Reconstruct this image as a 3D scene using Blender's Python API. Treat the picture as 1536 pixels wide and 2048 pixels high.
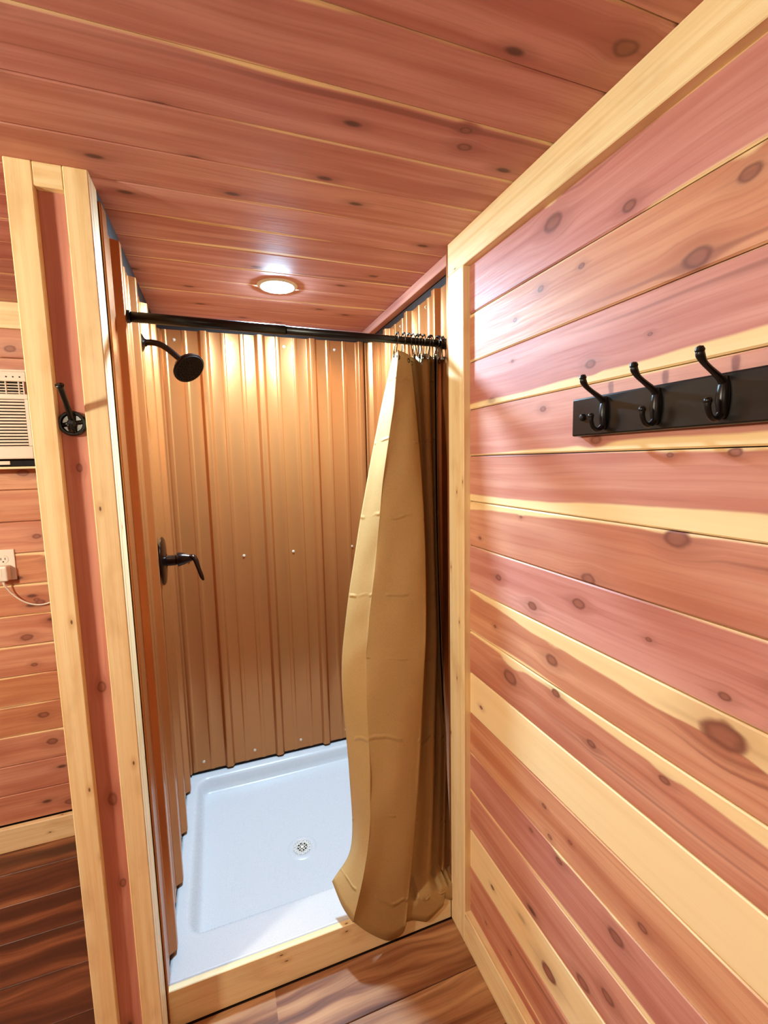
import bpy, bmesh, math, random
from mathutils import Vector, Matrix
random.seed(7)
for o in list(bpy.data.objects): bpy.data.objects.remove(o)
scene = bpy.context.scene
COL = scene.collection
PI = math.pi

# ------------------------------------------------------------------ camera
CAM = Vector((0.19928, -1.304754, 1.520358))
RT = Vector((0.93977599, -0.34108023, -0.02203108))
UP = Vector((0.05883598, 0.09794128, 0.99345147))
FW = Vector((0.33668891, 0.93491806, -0.11211066))
FPX = 908.1106
cd = bpy.data.cameras.new('camera'); cam = bpy.data.objects.new('camera', cd); COL.objects.link(cam)
cd.sensor_fit = 'HORIZONTAL'; cd.sensor_width = 36; cd.lens = FPX/1536*36; cd.clip_start = 0.02
m = Matrix.Identity(4)
for i in range(3):
    m[i][0] = RT[i]; m[i][1] = UP[i]; m[i][2] = -FW[i]; m[i][3] = CAM[i]
cam.matrix_world = m
scene.camera = cam

def ray(u, v): return FW + RT*((u-768)/FPX) - UP*((v-1024)/FPX)
def at_y(u, v, y): d = ray(u, v); return CAM + d*((y-CAM.y)/d.y)
def at_x(u, v, x): d = ray(u, v); return CAM + d*((x-CAM.x)/d.x)

# ------------------------------------------------------------------ world, light, exposure
world = bpy.data.worlds.new('world'); scene.world = world; world.use_nodes = True
world.node_tree.nodes['Background'].inputs[0].default_value = (0.9, 0.75, 0.6, 1)
world.node_tree.nodes['Background'].inputs[1].default_value = 0.0
scene.view_settings.view_transform = 'Standard'; scene.view_settings.look = 'None'
scene.view_settings.gamma = 1; scene.view_settings.use_curve_mapping = False
scene.view_settings.exposure = 0.0
SHOWER_LIGHT = ((0.47, 0.76, 1.0), 1850.0)
ROOM_LIGHTS = [((-1.35, -0.88), (1.0, 0.98, 0.77), 600.0), ((-0.35, -2.1), (1.0, 0.98, 0.77), 50.0)]

# ------------------------------------------------------------------ dimensions
H = 2.1215          # ceiling height
B = 0.127           # exposed width of a cedar board
W = 0.8904          # shower width
XC = 0.8639         # cedar face of the right wall
XT = 0.8429         # face of its trim
YT = -0.095         # front plane of the shower
TW = 0.0871         # trim width
Z0 = 0.131
YB = 0.785          # back wall, cedar face
YS = 0.812          # back wall, metal flats
XL = -0.0135        # left wall, metal flats
XR = 0.8950         # right wall, metal flats
PF = -0.169         # front face of the partition
X0, Y0 = -2.7, -2.8 # far limits of the room

# ------------------------------------------------------------------ small helpers
def lin(r, g, b):
    f = lambda c: (c/255/12.92) if c/255 <= 0.04045 else ((c/255+0.055)/1.055)**2.4
    return (f(r), f(g), f(b), 1)

def tag(o, label=None, cat=None, group=None, kind=None):
    if label: o['label'] = label
    if cat: o['category'] = cat
    if group: o['group'] = group
    if kind: o['kind'] = kind
    return o

def empty(name, loc, label=None, cat=None, group=None, kind=None):
    o = bpy.data.objects.new(name, None); COL.objects.link(o); o.location = loc
    o.empty_display_size = 0.05
    return tag(o, label, cat, group, kind)

def link(name, me, mat=None, parent=None, M=None, smooth=False):
    """a mesh given in world coordinates (or placed by M) becomes one object, parented without moving"""
    o = bpy.data.objects.new(name, me); COL.objects.link(o)
    if mat is not None and not me.materials: me.materials.append(mat)
    if smooth:
        for p in me.polygons: p.use_smooth = True
    if M is not None: o.matrix_world = M
    if parent is not None:
        o.parent = parent
        o.matrix_parent_inverse = parent_matrix(parent).inverted()
    return o

def parent_matrix(p):
    Mx = p.matrix_basis.copy()
    if p.parent is not None:
        Mx = parent_matrix(p.parent) @ p.matrix_parent_inverse @ p.matrix_basis
    return Mx

def mesh_from(name, verts, faces, uvs=None):
    me = bpy.data.meshes.new(name); me.from_pydata([tuple(v) for v in verts], [], faces)
    if uvs is not None:
        uv = me.uv_layers.new(name='UVMap')
        for l in me.loops: uv.data[l.index].uv = uvs[l.vertex_index]
    me.update()
    return me

def bm_mesh(name, bm):
    me = bpy.data.meshes.new(name); bmesh.ops.recalc_face_normals(bm, faces=bm.faces[:]); bm.to_mesh(me); bm.free(); return me

def box_uv(me, axis):
    """metres along the long axis and across"""
    uv = me.uv_layers.new(name='UVMap')
    others = [a for a in range(3) if a != axis]
    for p in me.polygons:
        n = p.normal
        ax = max(range(3), key=lambda a: abs(n[a]))
        c = [a for a in others if a != ax]
        c = c[0] if c else others[0]
        for li in p.loop_indices:
            co = me.vertices[me.loops[li].vertex_index].co
            uv.data[li].uv = (co[axis], co[c])

def box(name, a, b, mat, parent=None, bevel=0.0015, axis=None, segs=1):
    bm = bmesh.new()
    lo = [min(a[i], b[i]) for i in range(3)]; hi = [max(a[i], b[i]) for i in range(3)]
    vs = [bm.verts.new((x, y, z)) for x in (lo[0], hi[0]) for y in (lo[1], hi[1]) for z in (lo[2], hi[2])]
    for f in ((0,1,3,2),(4,6,7,5),(0,4,5,1),(2,3,7,6),(0,2,6,4),(1,5,7,3)): bm.faces.new([vs[i] for i in f])
    if bevel: bmesh.ops.bevel(bm, geom=bm.edges[:], offset=bevel, segments=segs, affect='EDGES', profile=0.5)
    me = bm_mesh(name, bm)
    if axis is None: axis = max(range(3), key=lambda i: hi[i]-lo[i])
    box_uv(me, axis)
    return link(name, me, mat, parent, smooth=False)

def frame_along(t):
    t = t.normalized(); a = Vector((0,0,1)) if abs(t.z) < 0.9 else Vector((1,0,0))
    n = t.cross(a).normalized(); return n, t.cross(n).normalized()

def tube_mesh(name, pts, radii, segs=12, caps=True, flat=None):
    pts = [Vector(p) for p in pts]
    if not isinstance(radii, (list, tuple)): radii = [radii]*len(pts)
    verts, faces = [], []
    t0 = (pts[1]-pts[0]).normalized(); n, bn = frame_along(t0); prev = t0
    for i, p in enumerate(pts):
        if i == 0: t = t0
        elif i == len(pts)-1: t = (pts[i]-pts[i-1]).normalized()
        else: t = ((pts[i+1]-p).normalized()+(p-pts[i-1]).normalized()).normalized()
        q = prev.rotation_difference(t); n = q @ n; bn = q @ bn; prev = t
        for k in range(segs):
            a = 2*PI*k/segs
            verts.append(p + (n*math.cos(a) + bn*math.sin(a)*(flat if flat else 1))*radii[i])
    for i in range(len(pts)-1):
        for k in range(segs):
            k2 = (k+1) % segs
            faces.append((i*segs+k, i*segs+k2, (i+1)*segs+k2, (i+1)*segs+k))
    if caps:
        faces.append(tuple(range(segs))[::-1]); faces.append(tuple((len(pts)-1)*segs+k for k in range(segs)))
    me = mesh_from(name, verts, faces)
    bm = bmesh.new(); bm.from_mesh(me); bmesh.ops.recalc_face_normals(bm, faces=bm.faces[:]); bm.to_mesh(me); bm.free()
    return me

def spline(pts, n=6):
    """Catmull-Rom through a list of Vectors"""
    P = [Vector(p) for p in pts]; out = []
    for i in range(len(P)-1):
        p0 = P[i-1] if i else P[0]*2-P[1]; p1 = P[i]; p2 = P[i+1]; p3 = P[i+2] if i+2 < len(P) else P[-1]*2-P[-2]
        for k in range(n):
            t = k/n
            out.append(0.5*((2*p1)+(p2-p0)*t+(2*p0-5*p1+4*p2-p3)*t*t+(3*p1-p0-3*p2+p3)*t**3))
    out.append(P[-1]); return out

def tube(name, pts, radii, mat, parent=None, segs=12, smooth_n=0, flat=None):
    if smooth_n:
        if isinstance(radii, (list, tuple)):
            rr = spline([Vector((r,0,0)) for r in radii], smooth_n); radii = [max(v.x, 1e-5) for v in rr]
        pts = spline(pts, smooth_n)
    return link(name, tube_mesh(name, pts, radii, segs, flat=flat), mat, parent, smooth=True)

def lathe_mesh(name, prof, origin, axis, segs=32):
    """prof: list of (r, h); revolve round axis through origin"""
    axis = Vector(axis).normalized(); n, bn = frame_along(axis); origin = Vector(origin)
    verts, faces = [], []
    for r, h in prof:
        for k in range(segs):
            a = 2*PI*k/segs
            verts.append(origin + axis*h + (n*math.cos(a)+bn*math.sin(a))*max(r, 1e-5))
    for i in range(len(prof)-1):
        for k in range(segs):
            k2 = (k+1) % segs
            faces.append((i*segs+k, i*segs+k2, (i+1)*segs+k2, (i+1)*segs+k))
    me = mesh_from(name, verts, faces)
    bm = bmesh.new(); bm.from_mesh(me); bmesh.ops.remove_doubles(bm, verts=bm.verts[:], dist=1e-4)
    bmesh.ops.recalc_face_normals(bm, faces=bm.faces[:]); bm.to_mesh(me); bm.free()
    return me

def lathe(name, prof, origin, axis, mat, parent=None, segs=32):
    o = link(name, lathe_mesh(name, prof, origin, axis, segs), mat, parent)
    me = o.data
    for p in me.polygons: p.use_smooth = True
    try: me.set_sharp_from_angle(angle=math.radians(35))
    except Exception: pass
    return o

def basis(o, X, Y, Z):
    M = Matrix.Identity(4)
    for i in range(3): M[i][0] = X[i]; M[i][1] = Y[i]; M[i][2] = Z[i]; M[i][3] = o[i]
    return M

# ------------------------------------------------------------------ materials
class NT:
    def __init__(s, name):
        s.m = bpy.data.materials.new(name); s.m.use_nodes = True; s.t = s.m.node_tree
        s.bsdf = s.t.nodes['Principled BSDF']; s.out = s.t.nodes['Material Output']
    def n(s, t): return s.t.nodes.new(t)
    def set(s, sock, v):
        if hasattr(v, 'is_linked') or isinstance(v, bpy.types.NodeSocket): s.t.links.new(v, sock)
        else: sock.default_value = v
    def math(s, op, a, b=0.0, c=0.0, clamp=False):
        n = s.n('ShaderNodeMath'); n.operation = op; n.use_clamp = clamp
        s.set(n.inputs[0], a); s.set(n.inputs[1], b); s.set(n.inputs[2], c); return n.outputs[0]
    def add(s, a, b): return s.math('ADD', a, b)
    def sub(s, a, b): return s.math('SUBTRACT', a, b)
    def mul(s, a, b): return s.math('MULTIPLY', a, b)
    def step(s, v, a, b, lo=0.0, hi=1.0):
        n = s.n('ShaderNodeMapRange'); n.interpolation_type = 'SMOOTHSTEP'
        s.set(n.inputs['Value'], v); s.set(n.inputs['From Min'], a); s.set(n.inputs['From Max'], b)
        s.set(n.inputs['To Min'], lo); s.set(n.inputs['To Max'], hi); return n.outputs[0]
    def mixc(s, f, a, b, mode='MIX'):
        n = s.n('ShaderNodeMix'); n.data_type = 'RGBA'; n.blend_type = mode; n.clamp_factor = True
        s.set(n.inputs[0], f); s.set(n.inputs[6], a); s.set(n.inputs[7], b); return n.outputs[2]
    def xyz(s, x, y=0.0, z=0.0):
        n = s.n('ShaderNodeCombineXYZ'); s.set(n.inputs[0], x); s.set(n.inputs[1], y); s.set(n.inputs[2], z); return n.outputs[0]
    def sep(s, v):
        n = s.n('ShaderNodeSeparateXYZ'); s.set(n.inputs[0], v); return n.outputs
    def noise(s, v, scale=1.0, detail=2.0, rough=0.5, dist=0.0):
        n = s.n('ShaderNodeTexNoise'); s.set(n.inputs['Vector'], v); n.inputs['Scale'].default_value = scale
        n.inputs['Detail'].default_value = detail; n.inputs['Roughness'].default_value = rough
        n.inputs['Distortion'].default_value = dist; return n.outputs[0]
    def attr(s, name):
        n = s.n('ShaderNodeAttribute'); n.attribute_type = 'OBJECT'; n.attribute_name = name; return n
    def uv(s):
        n = s.n('ShaderNodeUVMap'); n.uv_map = 'UVMap'; return s.sep(n.outputs[0])
    def bump(s, h, strength, dist):
        n = s.n('ShaderNodeBump'); n.inputs['Strength'].default_value = strength; n.inputs['Distance'].default_value = dist
        s.set(n.inputs['Height'], h); s.t.links.new(n.outputs[0], s.bsdf.inputs['Normal'])
    def p(s, **k):
        for a, v in k.items(): s.set(s.bsdf.inputs[a.replace('_', ' ')], v)
        return s

NK = 5
def make_cedar():
    s = NT('cedar_boards'); u, v, _ = s.uv()
    seed = s.attr('seed').outputs['Fac']; tone = s.attr('tone').outputs['Fac']; knotty = s.attr('knotty').outputs['Fac']
    st = s.sep(s.attr('sap_top').outputs['Vector']); sb = s.sep(s.attr('sap_bot').outputs['Vector'])
    wob = s.mul(s.sub(s.noise(s.xyz(s.mul(u, 28), s.mul(v, 34), seed), 1, 2), 0.5), 0.7)
    g = v; core = 0.0; halo_all = 0.0; ring = 0.0
    for i in range(NK):
        k = s.sep(s.attr('knot%d' % i).outputs['Vector'])
        du = s.mul(s.sub(u, k[0]), 0.62); dv = s.sub(v, k[1])
        d = s.math('SQRT', s.add(s.mul(du, du), s.mul(dv, dv)))
        d = s.math('MINIMUM', s.math('DIVIDE', d, s.math('MAXIMUM', k[2], 1e-5)), 60.0)
        d = s.add(d, wob)
        c = s.step(d, 1.25, 0.7); h = s.step(d, 3.6, 0.7)
        tail = s.mul(s.step(s.math('ABSOLUTE', s.math('DIVIDE', dv, s.math('MAXIMUM', k[2], 1e-5))), 0.75, 0.0),
                     s.step(s.math('ABSOLUTE', s.math('DIVIDE', du, s.math('MAXIMUM', k[2], 1e-5))), 5.0, 0.5))
        g = s.sub(g, s.mul(s.mul(h, dv), 0.75))
        core = s.math('MAXIMUM', core, c)
        halo_all = s.math('MAXIMUM', halo_all, s.math('MAXIMUM', s.mul(h, 0.55), s.mul(tail, 0.75)))
        ring = s.math('MAXIMUM', ring, s.step(d, 0.95, 0.35))
    # gentle wander of the grain along the board
    wander = s.mul(s.sub(s.noise(s.xyz(s.mul(u, 2.2), s.mul(seed, 3.1), v), 1, 1), 0.5), 0.03)
    g = s.add(g, wander)
    off = s.mul(seed, 13.7)
    coarse = s.noise(s.xyz(s.add(s.mul(u, 1.1), off), s.mul(g, 26), seed), 1, 3, 0.55)
    fine = s.noise(s.xyz(s.add(s.mul(u, 5), off), s.mul(g, 190), seed), 1, 3, 0.6)
    blot = s.noise(s.xyz(s.add(s.mul(u, 2.6), off), s.mul(g, 9), seed), 1, 2)
    streak = s.step(s.noise(s.xyz(s.add(s.mul(u, 0.75), off), s.mul(g, 34), s.add(seed, 5.0)), 1, 2), 0.63, 0.74)
    pink = s.mixc(s.step(coarse, 0.3, 0.7), lin(212, 153, 146), lin(186, 116, 109))
    oran = s.mixc(s.step(coarse, 0.3, 0.7), lin(216, 160, 112), lin(190, 122, 76))
    heart = s.mixc(tone, pink, oran)
    heart = s.mixc(s.mul(s.step(blot, 0.45, 0.75), 0.45), heart, lin(166, 92, 76))
    heart = s.mixc(s.mul(streak, 0.6), heart, lin(124, 62, 50))
    heart = s.mixc(s.mul(s.step(fine, 0.45, 0.8), 0.35), heart, lin(160, 92, 72))
    sapc = s.mixc(s.mul(s.step(coarse, 0.4, 0.75), 0.5), lin(244, 216, 164), lin(228, 186, 122))
    # sapwood along either edge, widths from the object
    uu = s.math('DIVIDE', u, 0.8, clamp=True)
    def sap(a, dist, k):
        w = s.add(s.mul(a[0], s.sub(1.0, uu)), s.mul(a[1], uu))
        nz = s.mul(s.sub(s.noise(s.xyz(s.mul(u, 4.0), s.add(seed, k), 0.0), 1, 3), 0.5), s.mul(a[2], 2.0))
        w = s.add(w, nz)
        return s.step(s.sub(dist, s.sub(w, s.mul(s.sub(g, v), 0.9))), 0.003, -0.003)
    mask = s.math('MAXIMUM', sap(st, s.sub(B, v), 1.3), sap(sb, v, 7.7))
    mask = s.mul(mask, s.sub(1.0, s.mul(core, 0.9)))
    col = s.mixc(mask, heart, sapc)
    # scattered pin knots
    vn = s.n('ShaderNodeTexVoronoi'); vn.voronoi_dimensions = '2D'; vn.inputs['Scale'].default_value = 1.0
    s.set(vn.inputs['Vector'], s.xyz(s.add(s.mul(u, 3.6), off), s.add(s.mul(v, 9.0), off)))
    gate = s.math('LESS_THAN', s.sep(vn.outputs['Color'])[0], knotty)
    pin = s.mul(s.step(vn.outputs['Distance'], 0.085, 0.03), gate)
    pinh = s.mul(s.step(vn.outputs['Distance'], 0.22, 0.04), gate)
    notsap = s.sub(1.0, s.mul(mask, 0.6))
    col = s.mixc(s.mul(s.mul(pinh, 0.35), notsap), col, lin(120, 56, 40))
    col = s.mixc(s.mul(s.mul(pin, 0.8), notsap), col, lin(74, 36, 26))
    col = s.mixc(s.mul(halo_all, 0.5), col, lin(122, 54, 34))
    kc = s.mixc(s.mul(ring, 0.9), lin(98, 48, 36), s.mixc(fine, lin(168, 104, 80), lin(126, 70, 54)))
    col = s.mixc(s.mul(core, 0.8), col, kc)
    s.p(Base_Color=col, Roughness=s.step(fine, 0.2, 0.9, 0.50, 0.66), Specular_IOR_Level=0.5)
    s.bump(s.add(fine, s.mul(core, 0.6)), 0.08, 0.002)
    return s.m

def make_pine():
    s = NT('pine_trim'); u, v, _ = s.uv(); seed = s.attr('seed').outputs['Fac']; off = s.mul(seed, 9.1)
    coarse = s.noise(s.xyz(s.add(s.mul(u, 1.2), off), s.mul(v, 60), seed), 1, 3)
    fine = s.noise(s.xyz(s.add(s.mul(u, 9), off), s.mul(v, 420), seed), 1, 2)
    blot = s.noise(s.xyz(s.add(s.mul(u, 7), off), s.mul(v, 16), seed), 1, 3)
    col = s.mixc(s.step(coarse, 0.35, 0.7), lin(246, 226, 178), lin(236, 206, 150))
    col = s.mixc(s.mul(s.step(blot, 0.5, 0.75), 0.4), col, lin(204, 160, 102))
    col = s.mixc(s.mul(s.step(fine, 0.5, 0.8), 0.25), col, lin(196, 152, 96))
    vn = s.n('ShaderNodeTexVoronoi'); vn.voronoi_dimensions = '2D'
    s.set(vn.inputs['Vector'], s.xyz(s.add(s.mul(u, 5), off), s.add(s.mul(v, 12), off)))
    gate = s.math('LESS_THAN', s.sep(vn.outputs['Color'])[0], 0.42)
    vn.inputs['Scale'].default_value = 1.0
    col = s.mixc(s.mul(s.mul(s.step(vn.outputs['Distance'], 0.13, 0.03), gate), 0.35), col, lin(190, 132, 76))
    col = s.mixc(s.mul(s.mul(s.step(vn.outputs['Distance'], 0.035, 0.015), gate), 0.9), col, lin(96, 58, 34))
    s.p(Base_Color=col, Roughness=0.45, Specular_IOR_Level=0.4); s.bump(fine, 0.05, 0.002)
    return s.m

def make_vinyl():
    s = NT('floor_planks'); u, v, _ = s.uv(); seed = s.attr('seed').outputs['Fac']; off = s.mul(seed, 17.3)
    w = s.mul(s.sub(s.noise(s.xyz(s.add(s.mul(u, 2.5), off), s.mul(v, 6), seed), 1, 2), 0.5), 0.10)
    g = s.add(v, w)
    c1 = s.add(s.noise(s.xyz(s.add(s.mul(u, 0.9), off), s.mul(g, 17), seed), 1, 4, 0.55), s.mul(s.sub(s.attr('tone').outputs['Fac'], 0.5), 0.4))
    c2 = s.noise(s.xyz(s.add(s.mul(u, 3), off), s.mul(g, 90), seed), 1, 4, 0.6)
    r = s.n('ShaderNodeValToRGB'); s.set(r.inputs[0], c1); e = r.color_ramp.elements
    e[0].position = 0.30; e[0].color = lin(70, 38, 24); e[1].position = 0.72; e[1].color = lin(196, 152, 108)
    for pos, c in ((0.42, lin(96, 54, 34)), (0.50, lin(128, 80, 52)), (0.58, lin(160, 112, 76))):
        x = r.color_ramp.elements.new(pos); x.color = c
    col = s.mixc(s.mul(s.step(c2, 0.4, 0.8), 0.45), r.outputs[0], lin(86, 52, 34))
    s.p(Base_Color=col, Roughness=s.step(c2, 0.2, 0.8, 0.34, 0.5), Specular_IOR_Level=0.45); s.bump(c2, 0.06, 0.002)
    return s.m

def plain(name, col, rough=0.5, metal=0.0, spec=0.5, nz=0.06, scale=30.0, bumpy=0.0, **k):
    """colour with a faint procedural variation"""
    s = NT(name); tc = s.n('ShaderNodeTexCoord').outputs['Object']
    f = s.noise(tc, scale, 3)
    dark = tuple(c*(1-nz*2) for c in col[:3])+(1,)
    s.p(Base_Color=s.mixc(f, dark, col), Roughness=s.step(f, 0.2, 0.8, rough*0.9, min(1, rough*1.1)), Metallic=metal, Specular_IOR_Level=spec, **k)
    if bumpy: s.bump(f, bumpy, 0.002)
    return s.m

def make_metal():
    s = NT('copper_painted_steel'); tc = s.n('ShaderNodeTexCoord').outputs['Object']
    f = s.noise(tc, 3.0, 3); gsp = s.noise(tc, 900.0, 1)
    col = s.mixc(f, lin(178, 112, 60), lin(188, 120, 66))
    col = s.mixc(s.mul(s.step(gsp, 0.45, 0.75), 0.12), col, lin(236, 180, 120))
    s.p(Base_Color=col, Metallic=0.6, Roughness=0.27, Specular_IOR_Level=0.5)
    s.bump(s.noise(tc, 5.0, 1), 0.02, 0.01)
    return s.m

def make_curtain():
    s = NT('tan_curtain_cloth'); u, v, _ = s.uv(); tc = s.n('ShaderNodeTexCoord').outputs['Object']
    f = s.noise(tc, 260.0, 2); l = s.noise(tc, 6.0, 3)
    col = s.mixc(l, lin(172, 142, 92), lin(190, 158, 104))
    col = s.mixc(s.mul(s.step(f, 0.4, 0.7), 0.12), col, lin(120, 90, 56))
    s.p(Base_Color=col, Roughness=0.62, Specular_IOR_Level=0.3)
    # packing creases across the cloth
    cr = s.math('ABSOLUTE', s.sub(s.math('FRACT', s.add(s.mul(v, 4.4), s.mul(s.noise(s.xyz(s.mul(u, 5), v, 0.0), 1, 1), 0.25))), 0.5))
    cr = s.mul(s.step(cr, 0.035, 0.0), s.step(s.noise(s.xyz(s.mul(u, 7), s.mul(v, 5), 3.0), 1, 1), 0.45, 0.6))
    s.bump(s.add(s.mul(cr, 1.0), s.mul(f, 0.05)), 0.5, 0.006)
    tr = s.n('ShaderNodeBsdfTranslucent'); tr.inputs[0].default_value = lin(170, 128, 78)
    mx = s.n('ShaderNodeMixShader'); mx.inputs[0].default_value = 0.04
    s.t.links.new(s.bsdf.outputs[0], mx.inputs[1]); s.t.links.new(tr.outputs[0], mx.inputs[2])
    s.t.links.new(mx.outputs[0], s.out.inputs[0])
    return s.m

def emitter(name, col, strength):
    s = NT(name); s.p(Base_Color=(0.9, 0.9, 0.9, 1), Emission_Color=col+(1,), Emission_Strength=strength, Roughness=0.4)
    return s.m

CEDAR = make_cedar(); PINE = make_pine(); VINYL = make_vinyl(); METAL = make_metal(); CLOTH = make_curtain()
BLACK = plain('matte_black_metal', lin(17, 15, 15), 0.34, 0.3, 0.5)
BRONZE = plain('oil_rubbed_bronze', lin(46, 30, 24), 0.24, 0.85, 0.6, nz=0.15)
RACKP = plain('black_lacquered_wood', lin(20, 14, 11), 0.3, 0.0, 0.5, nz=0.12, scale=14)
ACRYL = plain('white_acrylic', lin(202, 203, 204), 0.28, 0.0, 0.5, nz=0.004, scale=400)
WHITEP = plain('white_plastic', lin(236, 230, 214), 0.35, 0.0, 0.5, nz=0.01)
BEIGE = plain('beige_plastic', lin(224, 208, 186), 0.42, 0.0, 0.4, nz=0.02)
DARK = plain('dark_void', lin(20, 15, 12), 0.7, 0.0, 0.2)
SUBST = plain('dark_backing_board', lin(44, 30, 24), 0.7, 0.0, 0.3, nz=0.1)
SCREW = plain('screw_head', lin(230, 216, 190), 0.3, 0.5, 0.6)
STEEL = plain('polished_wire', lin(90, 78, 70), 0.18, 1.0, 0.6)
DIMWALL = plain('cedar_far_wall', lin(140, 96, 74), 0.5, 0.0, 0.4, nz=0.2, scale=4)

# ------------------------------------------------------------------ boards
_bm = {}
def board_mesh(L, b, T=0.017, c=0.0028, gap=0.0009):
    key = (round(L, 4), round(b, 4), T, c)
    if key in _bm: return _bm[key]
    prof = [(gap, -T), (gap, -c), (gap+c, 0), (b-gap-c, 0), (b-gap, -c), (b-gap, -T)]
    verts = [(x, y, z) for x in (0, L) for (y, z) in prof]; uvs = [(x, y) for x in (0, L) for (y, z) in prof]
    n = len(prof); faces = [(i, i+n, i+n+1, i+1) for i in range(n-1)] + [tuple(range(n)), tuple(range(2*n-1, n-1, -1)), (0, n-1, 2*n-1, n)]
    me = mesh_from('board', verts, faces, uvs)
    bm = bmesh.new(); bm.from_mesh(me); bmesh.ops.recalc_face_normals(bm, faces=bm.faces[:]); bm.to_mesh(me); bm.free()
    me.materials.append(None); _bm[key] = me
    return me

def board(name, parent, L, b, o, X, Y, mat, tone=0.5, seed=None, knotty=0.3, st=(0,0,0), sb=(0,0,0), knots=(), T=0.017, c=0.0028):
    X = Vector(X); Y = Vector(Y); Z = X.cross(Y)
    me = board_mesh(L, b, T, c); me.materials[0] = mat if me.materials[0] is None else me.materials[0]
    ob = link(name, me, None, parent, basis(o, X, Y, Z))
    ob['seed'] = float(random.uniform(0, 40) if seed is None else seed)
    ob['tone'] = float(tone); ob['knotty'] = float(knotty)
    ob['sap_top'] = [float(a) for a in st]; ob['sap_bot'] = [float(a) for a in sb]
    for i in range(NK): ob['knot%d' % i] = [float(a) for a in (knots[i] if i < len(knots) else (-9.0, -9.0, 0.0))]
    return ob

def pine(name, a, b, parent=None, axis=None, bevel=0.0018):
    o = box(name, a, b, PINE, parent, bevel, axis); o['seed'] = random.uniform(0, 30); return o

def struct(o): o['kind'] = 'structure'; return o

# ================================================================== SETTING
# ---- floor of vinyl planks running left to right
floor = struct(box('floor', (X0, Y0, -0.05), (XC+0.15, 0.95, -0.008), SUBST, None, 0))
tag(floor, 'brown wood-look plank floor in front of the shower', 'floor')
PWID = 0.152
row = 0; y = YT-0.004
rows = []
while y > Y0+0.05: rows.append(y); y -= PWID
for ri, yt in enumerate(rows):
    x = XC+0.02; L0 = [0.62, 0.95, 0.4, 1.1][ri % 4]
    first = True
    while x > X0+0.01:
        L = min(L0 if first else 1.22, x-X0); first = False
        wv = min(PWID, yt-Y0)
        board('floor_plank', floor, round(L, 3), PWID, (x-L, yt-PWID, 0), (1,0,0), (0,1,0), VINYL, [0.62, 0.56, 0.66, 0.5][ri % 4], T=0.007, c=0.0012)  # lighter tones put the shower lamp's light into the plank colour
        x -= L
# the floor goes on past the partition to the back wall
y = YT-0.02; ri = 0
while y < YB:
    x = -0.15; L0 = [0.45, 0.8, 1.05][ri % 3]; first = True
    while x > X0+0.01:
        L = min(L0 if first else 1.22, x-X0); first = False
        board('floor_plank', floor, round(L, 3), PWID, (x-L, y, 0), (1,0,0), (0,1,0), VINYL, [0.20, 0.30, 0.16, 0.26][ri % 4], T=0.007, c=0.0012)  # darker tones put the dimmer light past the partition into the plank colour
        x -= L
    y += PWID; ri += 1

# ---- ceiling of cedar boards
ceil = struct(box('ceiling', (X0, Y0, H+0.017), (XC+0.15, 0.95, H+0.06), SUBST, None, 0))
tag(ceil, 'cedar tongue-and-groove board ceiling', 'ceiling')
YJ = -0.779
CE = {  # index from joint -0.779: tone, knotty, sap at back edge, sap at front edge
    -1: (0.25, .3, (0,0,0), (0,0,0)), 0: (0.2, .5, (0,0,0), (0,.006,.006)), 1: (0.15, .35, (0,0,0), (.004,.004,.004)),
    2: (0.1, .6, (0,0,0), (.003,.004,.003)), 3: (0.25, .45, (0,0,0), (.004,.002,.003)), 4: (0.3, .55, (.002,.003,.002), (0,0,0)),
    5: (0.15, .5, (.004,.005,.003), (0,0,0)), 6: (0.2, .5, (.014,.009,.008), (0,0,0)), 7: (0.15, .6, (.012,.006,.016), (0,0,0)),
    8: (0.2, .5, (.009,.003,.010), (0,0,0)), 9: (0.2, .5, (.015,.016,.006), (0,0,0)), 10: (0.2, .55, (0,0,0), (0,0,0)),
    11: (0.2, .5, (.006,.004,.010), (0,0,0)), 12: (0.2, .5, (0,0,0), (0,0,0))}
LC = round(XC+0.10-X0, 3)
for i in range(-16, 14):
    y = YJ+B*i
    if y+B < Y0 or y > 0.84: continue
    tone, kn, st, sb = CE.get(i, (random.uniform(0.1, .5), .4, (0,0,0), (0,0,0)))
    kk = []
    if i == 0: kk = [(0.06+.1, .05, .014)]
    if i == 2: kk = [(0.28, .06, .010), (0.30, .02, .007)]
    board('ceiling_board', ceil, LC, B, (XC+0.10, y, H), (-1,0,0), (0,1,0), CEDAR, tone, 3.3+i*1.73, kn, st, sb, kk)

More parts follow.
